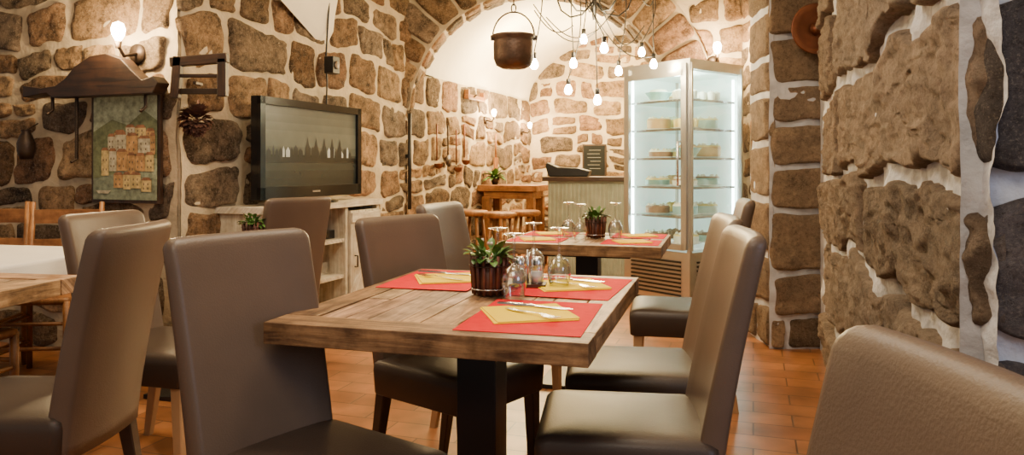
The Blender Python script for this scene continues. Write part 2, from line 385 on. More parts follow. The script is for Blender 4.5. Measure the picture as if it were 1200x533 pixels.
stones(mb,(n1[0]-dN.x*.09,n1[1]-dN.y*.09),dN,(-dN.y,dN.x),2.79,3.3,1.6,.4,.06,64,M_stoneN,g=.006,rough=.75,pal=PN,warp=1.4,rows=RW,split=0,sq=12,edge=40,cj=.035,mort=M_mortarN,ms=.014,mo=.38,mn=.55,gz=.026)
PD_shade=[(.25,.21,.19),(.21,.18,.17),(.28,.24,.22)]  # end face turned from the light: its shade is put into darker stone colours
stones(mb,(n1[0]-p2[0]*.07,n1[1]-p2[1]*.07),p2,(-.342,-.94),2.2,3.3,1.2,.40,.055,36,M_stoneN,g=.008,rough=.75,pal=PD_shade,rows=RW,split=0,sq=12,edge=40,cj=.03,mort=M_mortarN,ms=.02,mo=.30,gz=.02,warp=.8)
mb.build('wall_right_near')
random.seed(33)
# ---------------------------------------------------------------- chairs
def chair(c,f,legm,h=.985):
    f=Vector((f[0],f[1])).normalized(); o=(c[0]+.33*f.x,c[1]+.33*f.y)
    mb=MB(); rings=[]
    def ring2(z,x,hx,hy):
        pts=[];n=8;r=min(.018,hx*.85)
        for i in range(n+1): pts.append((hx,-hy+r+(2*hy-2*r)*i/n))
        for a in(30,60): pts.append((hx-r+r*math.cos(math.radians(a)),hy-r+r*math.sin(math.radians(a))))
        pts.append((0,hy))
        for a in(120,150): pts.append((-hx+r+r*math.cos(math.radians(a)),hy-r+r*math.sin(math.radians(a))))
        for i in range(n+1): pts.append((-hx,hy-r-(2*hy-2*r)*i/n))
        for a in(210,240): pts.append((-hx+r+r*math.cos(math.radians(a)),-hy+r+r*math.sin(math.radians(a))))
        pts.append((0,-hy))
        for a in(300,330): pts.append((hx-r+r*math.cos(math.radians(a)),-hy+r+r*math.sin(math.radians(a))))
        return [Vector((x+dx+.02*(dy/.2)**2,dy,z)) for dx,dy in pts]
    for i in range(15):
        t=i/14*.955; z=.34+(h-.34)*t
        rings.append(ring2(z,-.205-.125*t**1.25,.036-.010*t,.198+.010*t))
    for t,k,dy in((.972,.94,.003),(.985,.78,.008),(.995,.5,.017),(1.0,.2,.03)):
        rings.append(ring2(.34+(h-.34)*t,-.205-.125*t**1.25,.026*k,.208-dy))
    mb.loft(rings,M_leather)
    rings=[]
    for z,k,d in((.345,0,0),(.35,0,.004),(.43,0,.008),(.452,0,.006),(.464,0,-.006),(.470,0,-.02),(.475,0,-.06),(.478,0,-.13)):
        rings.append([Vector((.015+x,y,z)) for x,y in rrect(.225+d,.212+d,.03 if d>-.1 else .02,4)])
    mb.loft(rings,M_seat_shade)
    for sx in(-1,1):
        for sy in(-1,1):
            x0=.205 if sx>0 else -.185; x1=x0+(.01 if sx>0 else -.06)
            mb.loft([[Vector((x0+a,sy*.18+b,.35)) for a,b in rrect(.023,.023,.004,1)],[Vector((x1+a,sy*.185+b,0)) for a,b in rrect(.015,.015,.003,1)]],legm,False)
    M=frame(o,(f.x,f.y)); return mb.build('dining_chair',M)
chair((-.73,1.96),(.81,-.58),M_legD)
chair((.655,2.03),(-.99,.13),M_legD)
chair((.775,2.60),(-.99,.13),M_legD)
chair((-.46,2.90),(.78,-.62),M_legD,.965)
chair((1.17,3.65),(-.97,.2),M_legL,.995)
chair((-.36,3.5),(.93,-.36),M_legL)
chair((-1.12,2.24),(-1,.02),M_legD)
chair((-1.70,3.05),(.95,-.25),M_legL,.97)
chair((-1.13,4.0),(-.80,.60),M_legL,.99)
chair((.42,.64),(-1,-.05),M_legL)
# ---------------------------------------------------------------- tables
TH=.765
def table(c,ax,W,L,base=True):
    mb=MB(); hw,hl=W/2,L/2; t=.055; zc=TH-t/2
    def bc():
        k=U(.55,1.25); return (k,k*U(.9,1.06),k*U(.8,1.25))
    mb.box((0,-hl+.055,zc),(W,.107,t),M_wood,col=(.62,.54,.45)); mb.box((0,hl-.055,zc),(W,.107,t),M_wood,col=bc())
    mb.box((-hw+.045,0,zc),(.087,L-.223,t),M_wood,col=(.60,.52,.43)); mb.box((hw-.045,0,zc),(.087,L-.223,t),M_wood,col=(1.0,.95,.85))
    x=-hw+.0915
    while x<hw-.093:
        w=min(U(.05,.105),hw-.0915-x)
        if hw-.0915-(x+w)<.04: w=hw-.0915-x
        cut=U(-.3,.3)*L
        a,b=-hl+.112,hl-.112
        mb.box((x+w/2,(a+cut)/2,zc-U(.0005,.002)),(w-.0034,cut-a-.003,t-.002),M_wood,col=bc()); mb.box((x+w/2,(b+cut)/2,zc-U(.0005,.002)),(w-.0034,b-cut-.003,t-.002),M_wood,col=bc()); x+=w
    mb.box((0,0,TH-t-.012),(W*.6,L*.6,.022),M_black); mb.box((0,0,zc-.012),(W-.06,L-.06,.02),M_black)
    mb.box((0,0,.36),(.12,.12,.68),M_black); mb.box((0,0,.012),(.46,.46,.022),M_black)
    return mb.build('dining_table',frame(c,ax),bevel=.0022)
tv=(.962,-.274)
TM=frame((-.09,2.25),tv); TF=frame((.416,4.03),tv)
table((-.09,2.25),tv,.83,1.02); table((.416,4.03),tv,.83,.70)
table((-1.55,3.85),tv,.70,.70)
table((-2.02,2.45),(.985,-.17),.86,.62)
mb=MB(); 
for sx in(-1,1):
    for sy in(-1,1): mb.box((sx*.42,sy*.32,.36),(.06,.06,.72),M_woodD)
mb.box((0,0,.735),(.98,.76,.03),M_woodD); mb.box((0,-.33,.68),(.84,.03,.09),M_woodD); mb.box((0,.33,.68),(.84,.03,.09),M_woodD)
mb.build('wooden_table',frame((-2.48,3.36),(.98,-.2)),bevel=.003)
mb=MB(); rings=[]
base=rrect(.50,.39,.02,6)
pts=[]
for i in range(len(base)):
    a=Vector(base[i]);b=Vector(base[(i+1)%len(base)]); k=max(1,int((b-a).length/.03))
    for j in range(k): pts.append(a.lerp(b,j/k))
for z,o,wv in((.757,-.06,0),(.757,-.004,0),(.754,.004,0),(.74,.008,.003),(.68,.012,.010),(.60,.016,.018)):
    rings.append([Vector((p.x*(1+o/.5),p.y*(1+o/.39),z))+Vector((p.x,p.y,0)).normalized()*wv*math.sin(i*.55) for i,p in enumerate(pts)])
mb.loft(rings[::-1],M_cloth,True,False)
mb.add(rings[0],[tuple(range(len(pts)))],M_cloth)
mb.build('tablecloth',frame((-2.48,3.36),(.98,-.2)))
def ladder(c,f):
    mb=MB()
    for sy in(-1,1):
        mb.tube([(-.2,sy*.19,0),(-.2,sy*.19,.45),(-.24,sy*.19,.95)],[.016,.018,.014],M_woodO); mb.tube([(.2,sy*.2,0),(.2,sy*.2,.45)],.018,M_woodO)
        for z in(.15,.3): mb.tube([(-.2,sy*.19,z),(.2,sy*.2,z)],.010,M_woodO)
    for z,h in((.56,.045),(.70,.05),(.86,.07)):
        xx=-.2-.04*(z-.45)/.5
        mb.loft([[Vector((xx-.02*(1-(t*2-1)**2)+a,-.19+.38*t,z+b)) for a,b in((-.007,-h/2),(.007,-h/2),(.007,h/2+.01),(-.007,h/2+.01))] for t in[i/8 for i in range(9)]],M_woodO,False)
    mb.loft([[Vector((x,y,z)) for x,y in rrect(.215-d,.215-d,.02,3)] for z,d in((.43,.01),(.44,0),(.46,0),(.467,.02))],M_woodO)
    for z in(.2,.33): mb.tube([(.2,-.2,z),(.2,.2,z)],.01,M_woodO)
    mb.build('ladderback_chair',frame(c,f))
ladder((-2.56,4.08),(0.1,-1)); ladder((-3.02,4.12),(.1,-1)); ladder((-2.35,3.0),(.1,1))
# ---------------------------------------------------------------- table setting
def onto(Tm,a,b,rot=0,z=TH): return Tm@Matrix.Translation((a,b,z))@Matrix.Rotation(math.radians(rot),4,'Z')
def mat_(Tm,a,b,rot=0):
    mb=MB(); mb.box((0,0,.0012),(.31,.42,.0014),M_red); mb.build('placemat',onto(Tm,a,b,rot))
def nap(Tm,a,b,rot,k=1):
    mb=MB(); mb.box((0,0,.0035),(.21*k,.20*k,.002),M_yel); mb.box((.004,.003,.0062),(.205*k,.195*k,.002),M_yel,rot=Matrix.Rotation(.03,3,'Z')); mb.build('paper_napkin',onto(Tm,a,b,rot))
def fork(Tm,a,b,rot):
    mb=MB(); z=.010
    def strip(pts,th=.0016):
        rings=[]
        for x,y,w,zz in pts: rings.append([Vector((x,y-w,zz)),Vector((x,y+w,zz)),Vector((x,y+w,zz+th)),Vector((x,y-w,zz+th))])
        mb.loft(rings,M_steel,False)
    strip([(-.10,0,.006,z),(-.06,0,.0075,z),(0,0,.0035,z+.003),(.03,0,.003,z+.005),(.045,0,.011,z+.003),(.06,0,.0125,z+.001)])
    for k in(-1.5,-.5,.5,1.5): strip([(.058,k*.0068,.0018,z+.001),(.095,k*.0068,.0013,z+.004)])
    mb.build('fork',onto(Tm,a,b,rot))
def knife(Tm,a,b,rot):
    mb=MB(); z=.010
    mb.loft([[Vector((x,-w,z)),Vector((x,w,z)),Vector((x,w*.8,z+t)),Vector((x,-w*.8,z+t))] for x,w,t in((-.11,.008,.004),(-.06,.009,.005),(0,.005,.004),(.005,.009,.002),(.07,.010,.0015),(.10,.006,.001),(.112,.001,.001))],M_steel,False)
    mb.build('table_knife',onto(Tm,a,b,rot))
for a,b,r in((.225,-.25,2),(.235,.24,-3),(-.235,.27,2)):
    s=1 if a>0 else -1
    mat_(TM,a,b,r); nap(TM,a-.02*s,b+.01,28,1.05); fork(TM,a+.0*s,b-.02,-32 if s>0 else 160); knife(TM,a-.02,b+.085,-8)
for a,b in((.25,-.15),(-.25,-.15),(.25,.2),(-.25,.2)):
    mb=MB(); mb.box((0,0,.0012),(.29,.27,.0014),M_red); mb.build('placemat',onto(TF,a,b)); nap(TF,a,b,25,.8); 
MM=frame((-1.55,3.85),tv); mb=MB(); mb.box((0,0,.0012),(.29,.4,.0014),M_red); mb.build('placemat',onto(MM,-.17,0)); nap(MM,-.17,0,20)
def wineglass(Tm,a,b,s=1):
    mb=MB()
    prof=[(.030,0),(.034,.02),(.039,.045),(.038,.065),(.028,.088),(.010,.100),(.0045,.106),(.004,.14),(.004,.175),(.007,.183),(.030,.190),(.034,.192),(.030,.1935),(.0,.195)]
    mb.lathe([(r*s,z*s) for r,z in prof],M_glass,n=24)
    mb.lathe([(.0285*s,.001),(.0325*s,.02*s),(.0375*s,.045*s),(.0365*s,.065*s),(.026*s,.087*s),(0,.097*s)],M_glass,n=24)
    mb.build('wine_glass',onto(Tm,a,b,0,TH+.001))
wineglass(TM,.105,-.02); wineglass(TM,.19,.22); wineglass(TM,.06,.40); wineglass(TM,.0,.16)
wineglass(TF,-.12,.04); wineglass(TF,.14,.03); wineglass(TF,-.02,-.14)
def plant(Tm,a,b,s=1,seed=1):
    random.seed(seed); mb=MB()
    mb.lathe([(0,.003),(.045,.003),(.048,.01),(.055,.105),(.05,.105),(.0,.10)],M_pail,n=24)
    mb.lathe([(.05,.106),(0,.108)],M_soil,n=20)
    for i in range(16):
        an=6.283*i/16; c,sn=math.cos(an),math.sin(an)
        mb.tube([(.052*c,.052*sn,.002),(.062*c,.062*sn,.128)],.0062,M_pail,6,col=(U(.7,1.6),)*3)
    for z,r in((.02,.060),(.095,.067)):
        mb.tube([(r*math.cos(6.283*i/28),r*math.sin(6.283*i/28),z) for i in range(29)],.0022,M_steel if z<.05 else M_iron,6)
    for i in range(46):
        an=U(0,6.283); el=U(.05,1.3); L=U(.03,.055)
        d=(math.cos(an)*math.cos(el),math.sin(an)*math.cos(el),math.sin(el))
        o=Vector((.02*math.cos(an),.02*math.sin(an),.108)); st=o+Vector(d)*U(.01,.045)
        mb.tube([o,st],.0018,M_leaf,5); mb.leaf(st,d,L,U(.012,.020),U(.4,1.4),M_leaf)
    for i in range(7):
        an=U(0,6.283); mb.lathe([(0,0),(.006,.004),(.004,.011),(0,.012)],colmat('blossom_%d'%seed if i<3 else 'bud_%d'%seed,(.75,.45,.40) if i<3 else (.8,.75,.6)),c=(.035*math.cos(an),.035*math.sin(an),.15+U(0,.02)),n=8)
    return mb.build('potted_plant',onto(Tm,a,b,0,TH+.001)@Matrix.Scale(s,4))
plant(TM,.01,.04,.94,3); plant(TF,.03,.05,.90,5); plant(MM,.2,.05,.8,8)
random.seed(21)
mb=MB(); mb.box((0,0,.006),(.12,.07,.012),M_woodD)
for x in(-.03,.03):
    mb.lathe([(0,.013),(.02,.013),(.022,.02),(.022,.065),(.017,.075)],M_glass,c=(x,0,0)); mb.lathe([(0,.014),(.018,.014),(.019,.05),(0,.05)],M_cloth,c=(x,0,0)); mb.lathe([(.019,.072),(.019,.09),(.012,.097),(0,.098)],M_steel,c=(x,0,0))
mb.tube([(0,0,.01),(0,0,.12)],.004,M_steel); mb.build('salt_and_pepper_caddy',onto(TM,.09,.20,10,TH+.001))
# ---------------------------------------------------------------- TV
TL=(-1.60,4.7)
M=frame(TL,w2)
mb=MB(); z0,z1=.94,1.605; W=1.2; zc=(z0+z1)/2; H=z1-z0
mb.box((W/2,.04,zc),(W,.05,H),M_plast)
bz=.05
mb.box((W/2,.005,z1-bz/2),(W,.03,bz),M_plast);mb.box((W/2,.005,z0+.04),(W,.03,.08),M_plast)
mb.box((bz/2,.005,zc),(bz,.03,H),M_plast);mb.box((W-bz/2,.005,zc),(bz,.03,H),M_plast)
mb.box((W/2,.08,zc),(W*.7,.06,H*.6),M_black); mb.box((W/2,.09,.93),(.12,.05,.10),M_black)
mb.lathe([(.0,.903),(.22,.903),(.22,.912),(.05,.925),(0,.925)],M_plast,c=(W/2,.07,0),n=32)
mb.box((W/2,-.0115,z0+.04),(.09,.002,.012),M_steel)
xa,xb,za,zb=bz,W-bz,z0+.08,z1-bz; hh=zb-za
cols=[(.022,.022,.016),(.026,.027,.02),(.032,.034,.025),(.05,.053,.04),(.085,.09,.068),(.10,.105,.08),(.10,.105,.08),(.085,.09,.07),(.07,.074,.058),(.06,.064,.05)]
for i,c in enumerate(cols):
    a=za+hh*i/10; b=za+hh*(i+1)/10
    mm=mat('tv_picture_band_%d'%i,c,.25,var=.1,emis=c,es=.35)
    mb.add([(xa,.012,a),(xb,.012,a),(xb,.012,b),(xa,.012,b)],[(0,1,2,3)],mm)
mdk=mat('tv_picture_dark',(.010,.010,.008),.3); mlt=mat('tv_picture_light',(.34,.35,.31),.3,emis=(.35,.36,.32),es=.5)
x=xa+.03
while x<xb-.06:
    w=U(.015,.05); h=U(.02,.07); b=za+hh*.36
    mb.add([(x,.0105,b),(x+w,.0105,b),(x+w,.0105,b+h),(x+w/2,.0105,b+h+.025),(x,.0105,b+h)],[(0,1,2,3,4)],random.choice([mdk,mdk,mlt])); x+=w+U(.0,.02)
for k in range(5):
    x=xa+.45+.1*k; mb.add([(x,.0100,za+hh*.36),(x+.05,.01,za+hh*.36),(x+.05,.01,za+hh*.5),(x+.04,.01,za+hh*.53),(x+.025,.01,za+hh*.64),(x+.01,.01,za+hh*.53),(x,.01,za+hh*.5)],[(0,1,2,3,4,5,6)],mdk)
mb.add([(xa,.0098,za+hh*.3),(xb,.0098,za+hh*.3),(xb,.0098,za+hh*.37),(xa,.0098,za+hh*.37)],[(0,1,2,3)],mdk)
mb.build('television',M,bevel=.003)
# console cabinet
mb=MB(); M=frame((-1.50,4.55),w2); W=1.36; D=.46; HT=.90
mb.box((W/2,D/2,HT-.02),(W+.04,D+.03,.04),M_white)
for i in range(5): mb.box((W*(i+.5)/5,D-.01,.46),(W/5-.003,.02,.80),M_white,col=(U(.8,1),)*3)
for x in(.02,.46,.90,W-.02): mb.box((x,D/2,.46),(.035,D-.02,.82),M_white,col=(.95,.95,.93))
mb.box((W/2,D/2,.08),(W,D-.02,.05),M_white)
for x0 in(.46,.02):
    for z in(.36,.62): mb.box((x0+.22,D/2,z),(.42,D-.04,.025),M_white)
def door(x0,x1):
    n=4; 
    for i in range(n): mb.box((x0+(x1-x0)*(i+.5)/n,.0,.47),((x1-x0)/n-.004,.022,.72),M_white,col=(U(.85,1.05),)*3)
    mb.box(((x0+x1)/2,-.017,.16),(x1-x0-.01,.014,.07),M_white); mb.box(((x0+x1)/2,-.017,.78),(x1-x0-.01,.014,.07),M_white)
    L=math.hypot(x1-x0,.55); an=math.atan2(.55,x1-x0); mb.box(((x0+x1)/2,-.017,.47),(L-.04,.012,.06),M_white,rot=Matrix.Rotation(-an,3,'Y'))
    mb.tube([(x0+.04,-.02,.5),(x0+.04,-.045,.5),(x0+.04,-.045,.42),(x0+.04,-.02,.42)],.006,M_iron)
door(.92,W-.03)
mb.box((.68,.22,.665),(.34,.28,.06),M_plast); mb.box((.68,.078,.67),(.10,.004,.02),M_steel)
mb.box((.70,.25,.42),(.26,.25,.09),M_steel); 
for i in range(6): mb.box((.16+.04*i,.2,.72),(.03,.16,.17),colmat('dvd_case_%d'%i,(U(.05,.5),U(.05,.4),U(.05,.3))))
for sx in(.03,W-.03):
    for sy in(.04,D-.05): mb.box((sx,sy,.03),(.05,.05,.06),M_white)
mb.build('media_console',M,bevel=.003)
# ---------------------------------------------------------------- painting
FB=frame(A0,p2)
mb=MB(); cxp=-.345; zc=1.265; W=.54; H=.66; yb=-.07
mb.box((cxp,yb+.012,zc),(W,.02,H),M_woodD)
def cm(n,c): return mat('paint_'+n,c,.7,var=.4,scale=34)
SK=cm('sky',(.32,.36,.24));HILL=cm('hill',(.15,.17,.085));OR=cm('ochre',(.46,.26,.10));YE=cm('yellow',(.55,.41,.17));RF=cm('roof',(.28,.13,.065));WA=cm('water',(.20,.23,.155));WI=cm('window',(.17,.13,.08));BO=cm('boat',(.46,.41,.28))
def pq(poly,m,l): mb.add([(cxp-W/2+.02+u*(W-.04),yb-.0005-.0012*l,zc-H/2+.02+v*(H-.04)) for u,v in poly],[tuple(range(len(poly)))],m)
pq([(0,0),(1,0),(1,1),(0,1)],SK,1); pq([(0,.45),(1,.4),(1,.76),(.8,.86),(.55,.72),(.3,.78),(0,.66)],HILL,2); pq([(0,0),(1,0),(1,.2),(0,.3)],WA,3)
pq([(0,.2),(.35,.25),(.3,.55),(.0,.62)],HILL,3.5)
lev=4
for row,(vb,vh) in enumerate(((.60,.10),(.45,.16),(.25,.20),(.10,.16))):
    u=.34-.10*row+(.3 if row==3 else 0)
    while u<.93:
        w=U(.10,.19); w=min(w,.98-u); h=vh*U(.6,1.3); c=random.choice([OR,YE,OR,YE,BO]); v=vb+U(-.02,.03)
        pq([(u,v),(u+w,v),(u+w,v+h),(u,v+h)],c,lev); pq([(u-.006,v+h),(u+w+.006,v+h),(u+w*.8,v+h+.03),(u+w*.2,v+h+.03)],RF,lev+.3)
        for i in range(2):
            for j in range(2):
                uu=u+w*(.2+.4*i); vv=v+h*(.2+.38*j); pq([(uu,vv),(uu+.018,vv),(uu+.018,vv+.02),(uu,vv+.02)],WI,lev+.5)
        u+=w+.005
    lev+=1
pq([(.1,.06),(.26,.06),(.30,.09),(.06,.09)],BO,9)
mb.build('painting',FB)
mb=MB(); pl=[(-1.15,1.63),(-.95,1.65),(-.9,1.62),(-.12,1.62),(-.08,1.68),(-.12,1.72),(-.2,1.70),(-.28,1.76),(-.36,1.83),(-.48,1.865),(-.6,1.855),(-.72,1.80),(-.80,1.73),(-.88,1.69),(-1.0,1.68),(-1.15,1.70)]
pl=[(x+.12,z-.05) for x,z in pl]
mb.prism(pl[::-1],-.20,-.11,M_woodD,col=(.5,.42,.36)); mb.box((-.41,-.08,1.625),(.7,.06,.03),M_woodD)
for x in(-.64,-.10,-.84): mb.tube([(x,-.15,1.59),(x,-.15,1.2 if -.7<x<-.5 else 1.50),(x,-.19,1.18 if -.7<x<-.5 else 1.47)],.010,M_iron)
mb.build('wooden_yoke',FB,bevel=.01)
mb=MB(); FS=frame((-1.96,4.30),(1,0),-.06)
cw=(.8,.7,.6)
mb.box((.02,0,1.73),(.05,.05,.24),M_woodD,rot=Matrix.Rotation(.08,3,'Y'),col=cw); mb.box((.285,0,1.73),(.05,.05,.22),M_woodD,col=cw)
mb.box((.15,0,1.83),(.33,.05,.055),M_woodD,rot=Matrix.Rotation(-.08,3,'Y'),col=cw); mb.box((.15,0,1.65),(.26,.008,.035),M_iron); mb.box((.15,0,1.74),(.26,.03,.02),M_woodD,col=cw)
mb.box((.12,.05,1.70),(.02,.10,.02),M_iron)
mb.build('frame_saw',FS,bevel=.004)
mb=MB(); M_dry=mat('dried_flower',(.11,.045,.028),.8,var=.4)
for i in range(260):
    an=U(0,6.28);el=U(-1.4,1.2); d=Vector((math.cos(an)*math.cos(el),-abs(math.sin(an))*math.cos(el)*.8,math.sin(el)))
    mb.leaf(d*.05,d,U(.04,.065),.016,.4,M_dry)
mb.tube([(0,0,0),(0,.03,.12)],.008,M_dry); mb.build('dried_flower_bunch',Matrix.Translation((-1.86,4.38,1.43)))
mb=MB(); mb.lathe([(0,-.1),(.035,-.1),(.05,-.05),(.052,0),(.035,.05),(.025,.07),(.03,.085)],M_iron); mb.tube([(0,0,.08),(0,.08,.13)],.004,M_iron); mb.build('hanging_jug',FB@Matrix.Translation((-1.12,-.11,1.30)))
def sconce(M,e,s=1):
    mb=MB(); mb.lathe([(0,0),(.045,0),(.045,.02),(0,.022)],M_iron,T=Matrix.Rotation(math.radians(90),4,'X'))
    mb.tube([(0,-.01,0),(0,-.09,-.02),(0,-.12,.02)],.008,M_iron)
    mb.lathe([(.012,0),(.016,.03),(.0,.03)],M_iron,c=(0,-.12,.01))
    mb.lathe([(.012,.035),(.026,.06),(.030,.085),(.022,.11),(0,.12)],M_bulb,c=(0,-.12,.01))
    mb.build('wall_lamp',M@Matrix.Scale(s,4))
    l=bpy.data.lights.new('lamp_light','POINT'); l.energy=e; l.color=(1,.70,.35); l.shadow_soft_size=.06
    o=bpy.data.objects.new('wall_lamp_light',l); o.location=M@Vector((0,-.20,.10)); bpy.context.scene.collection.objects.link(o)
sconce(FB@Matrix.Translation((-.27,-.03,1.83)),75,1.3)
FL=frame(A0,w2)
def sL(y): return (y-4.4)/.94
sconce(FL@Matrix.Translation((sL(8.85),-.03,1.70)),55)
sconce(FL@Matrix.Translation((sL(10.1),-.03,1.62)),38)
sconce(Matrix.Translation((1.90,7.03,2.14)),80,1.3)
def tool(name,y,z,fn): 
    mb=MB(); fn(mb); mb.build(name,FL@Matrix.Translation((sL(y),-.07,z)))
def ladle(mb):
    mb.tube([(0,0,.22),(0,0,-.15)],.008,M_copper); T=Matrix.Translation((0,-.02,-.19))
    mb.lathe([(0,-.045),(.03,-.035),(.045,-.01),(.048,.01)],M_copper,T=T)
def paddle(mb):
    mb.tube([(0,0,.25),(0,0,-.05)],.012,M_woodO); mb.box((0,0,-.15),(.11,.02,.22),M_woodO)
def skim(mb):
    mb.tube([(0,0,.2),(0,0,-.12)],.008,M_iron); mb.lathe([(0,0),(.06,0),(.065,.01),(0,.012)],M_iron,T=Matrix.Translation((0,0,-.17))@Matrix.Rotation(1.57,4,'X'))
tool('copper_ladle',7.55,1.36,ladle); tool('skimmer',7.8,1.38,skim); tool('copper_ladle',8.0,1.32,ladle); tool('bread_paddle',9.1,1.3,paddle); tool('copper_ladle',8.2,1.4,ladle)
mb=MB(); mb.box((0,0,0),(.5,.06,.05),M_woodO); mb.box((-.22,0,.03),(.05,.06,.1),M_woodO); mb.box((.22,0,.03),(.05,.06,.1),M_woodO); mb.tube([(-.1,-.03,0),(-.1,-.07,.03)],.008,M_iron); mb.build('coat_rack',FL@Matrix.Translation((sL(8.5),-.06,1.93)),bevel=.005)
mb=MB(); mb.tube([(0,0,0),(0,0,.9)],.018,M_black); mb.box((0,.02,.5),(.05,.03,.03),M_black); mb.build('vertical_pipe',FL@Matrix.Translation((sL(7.0),-.07,.75)))
mb=MB(); mb.tube([(0,0,2.0),(.01,-.02,2.4),(-.02,-.02,2.8),(0,0,3.3)],.007,M_black); mb.tube([(0,0,1.55),(.015,0,1.8),(0,0,2.0)],.006,M_black)
mb.box((.02,-.04,1.93),(.09,.08,.13),M_black); mb.lathe([(0,0),(.03,0),(.033,.006),(0,.008)],M_iron,T=Matrix.Translation((.02,-.08,1.93))@Matrix.Rotation(1.57,4,'X'))
mb.build('wall_speaker',FL@Matrix.Translation((sL(5.72),-.07,0)),bevel=.004)
mb=MB()
mb.lathe([(0,-.10),(.07,-.098),(.105,-.08),(.12,-.04),(.122,.05),(.118,.075),(.132,.085),(.132,.1),(.122,.1),(.112,.08),(.114,.0),(.09,-.08),(0,-.09)],M_pot,n=36)
mb.tube([(-.125,0,.09)]+[(.125*math.cos(math.pi-math.pi*i/16),0,.09+.15*math.sin(math.pi*i/16)) for i in range(1,16)]+[(.125,0,.09)],.005,M_iron)
z=.24
for i in range(30):
    an=math.radians(90*(i%2)); mb.tube([(.014*math.cos(6.283*k/10)*math.cos(an),.014*math.cos(6.283*k/10)*math.sin(an),z+.022+.026*math.sin(6.283*k/10)) for k in range(11)],.004,M_iron,6); z+=.042
for s in(-1,1): mb.box((s*.128,0,.085),(.02,.03,.03),M_iron)
mb.build('hanging_cauldron',Matrix.Translation((.01,4.45,1.84)))
def P(px,py,d): return Vector(((px-600)/870*d,d,1.16+(194-py)/870*d))
mb=MB(); hub=Vector((.62,5.6,3.26)); mb.lathe([(0,-.03),(.06,-.03),(.07,.05),(0,.05)],M_black,c=hub)
BP=[(672,73,5.6),(700,116,5.5),(725,82,5.8),(766,74,5.9),(666,104,5.7),(626,74,5.3),(708,55,5.3),(752,60,6.2),(684,45,5.9)]
for px,py,d in BP:
    b=P(px,py,d)
    mb.lathe([(0,-.045),(.02,-.04),(.03,-.02),(.028,.0),(.014,.03),(.012,.035)],M_bulb,c=b,n=14); mb.lathe([(.013,.03),(.016,.035),(.016,.075),(0,.08)],M_black,c=b,n=12)
    top=b+Vector((0,0,.08)); lx=U(-.25,.25); pts=[]
    hk=Vector((b.x+lx*.5,b.y,2.65+U(-.2,.1)))
    for i in range(17):
        t=i/16; q=top.lerp(hk,t); q.x+=math.sin(math.pi*t)*lx*.25; pts.append(q)
    for i in range(1,17):
        t=i/16; q=hk.lerp(hub,t); q.z-=math.sin(math.pi*t)*.45; q.x+=math.sin(math.pi*t)*lx*.6; pts.append(q)
    mb.tube(pts,.0045,M_black,6)
for a,b,sg in((P(626,12,5.5),P(672,30,5.5),.10),(P(625,5,5.6),P(720,12,5.6),.26),(P(690,8,5.6),P(768,65,5.9),.15),(P(640,20,5.4),P(700,35,5.5),.1),(P(700,-5,5.6),P(755,30,5.8),.25)):
    mb.tube([a.lerp(b,i/16)-Vector((0,0,math.sin(math.pi*i/16)*sg)) for i in range(17)],.0045,M_black,6)
for an in(.3,1.5,2.6,3.9,5.2):
    c,sn=math.cos(an),math.sin(an)
    mb.tube([hub+Vector((c*r,sn*r,z)) for r,z in((0,-.85),(.10,-.95),(.20,-.96),(.28,-.90),(.31,-.82),(.28,-.77),(.24,-.80),(.25,-.84))],.007,M_black,6)
mb.tube([hub,hub-Vector((0,0,1.0))],.010,M_black)
mb.build('string_light_chandelier')
FBk=frame(C,p2)
def sB(px): r=(px-600)/870; return (r*C[1]-C[0])/(.94+.342*r)
s=sB(698); d=C[1]-.342*s
mb=MB(); z=1.16+(194-188)/870*d
mb.box((0,0,0),(.33,.02,.44),M_woodD); mb.box((0,-.012,0),(.29,.01,.40),mat('blackboard_slate',(.008,.010,.010),.6,spec=.2)); 
mck=mat('chalk',(.22,.22,.20),.9)
for i in range(6): mb.box((U(-.02,.02),-.019,.14-.05*i),(U(.12,.22),.002,.006),mck)
mb.build('chalkboard',FBk@Matrix.Translation((s,-.07,z)))
# ---------------------------------------------------------------- fridge
M=frame((1.446,6.29),(.78,.62)); mb=MB(); h=.35; HT=2.0; zb=.46
mb.box((0,0,.05),(.66,.66,.10),M_black)
mb.box((0,0,.26),(.69,.69,.36),M_alu); mb.box((0,0,zb-.01),(.70,.70,.05),M_alu); mb.box((0,0,HT-.04),(.70,.70,.08),M_alu)
for i in range(9):
    mb.box((-.352,.0,.13+.033*i),(.012,.52,.014),M_black,rot=Matrix.Rotation(.4,3,'Y')); mb.box((.0,-.352,.13+.033*i),(.52,.012,.014),M_black)
for sx,sy in((-1,-1),(1,-1),(-1,1),(1,1)): mb.box((sx*.333,sy*.333,(zb+HT)/2),(.03,.03,HT-zb),M_alu)
for y in(-.30,.30): mb.box((-.355,y,(zb+HT)/2),(.03,.05,HT-zb-.07),M_alu)
for z in(zb+.055,HT-.105): mb.box((-.355,0,z),(.03,.60,.05),M_alu)
mb.tube([(-.37,-.27,1.0),(-.40,-.27,1.0),(-.40,-.27,1.35),(-.37,-.27,1.35)],.009,M_steel)
for x in(-.33,.33): mb.box((x,-.352,(zb+HT)/2),(.022,.015,HT-zb-.06),M_alu)
mb.add([(-.35,-.27,zb+.04),(-.35,.27,zb+.04),(-.35,.27,HT-.1),(-.35,-.27,HT-.1)],[(0,1,2,3)],M_pane)
mb.add([(-.32,-.345,zb+.02),(.32,-.345,zb+.02),(.32,-.345,HT-.08),(-.32,-.345,HT-.08)],[(0,1,2,3)],M_pane)
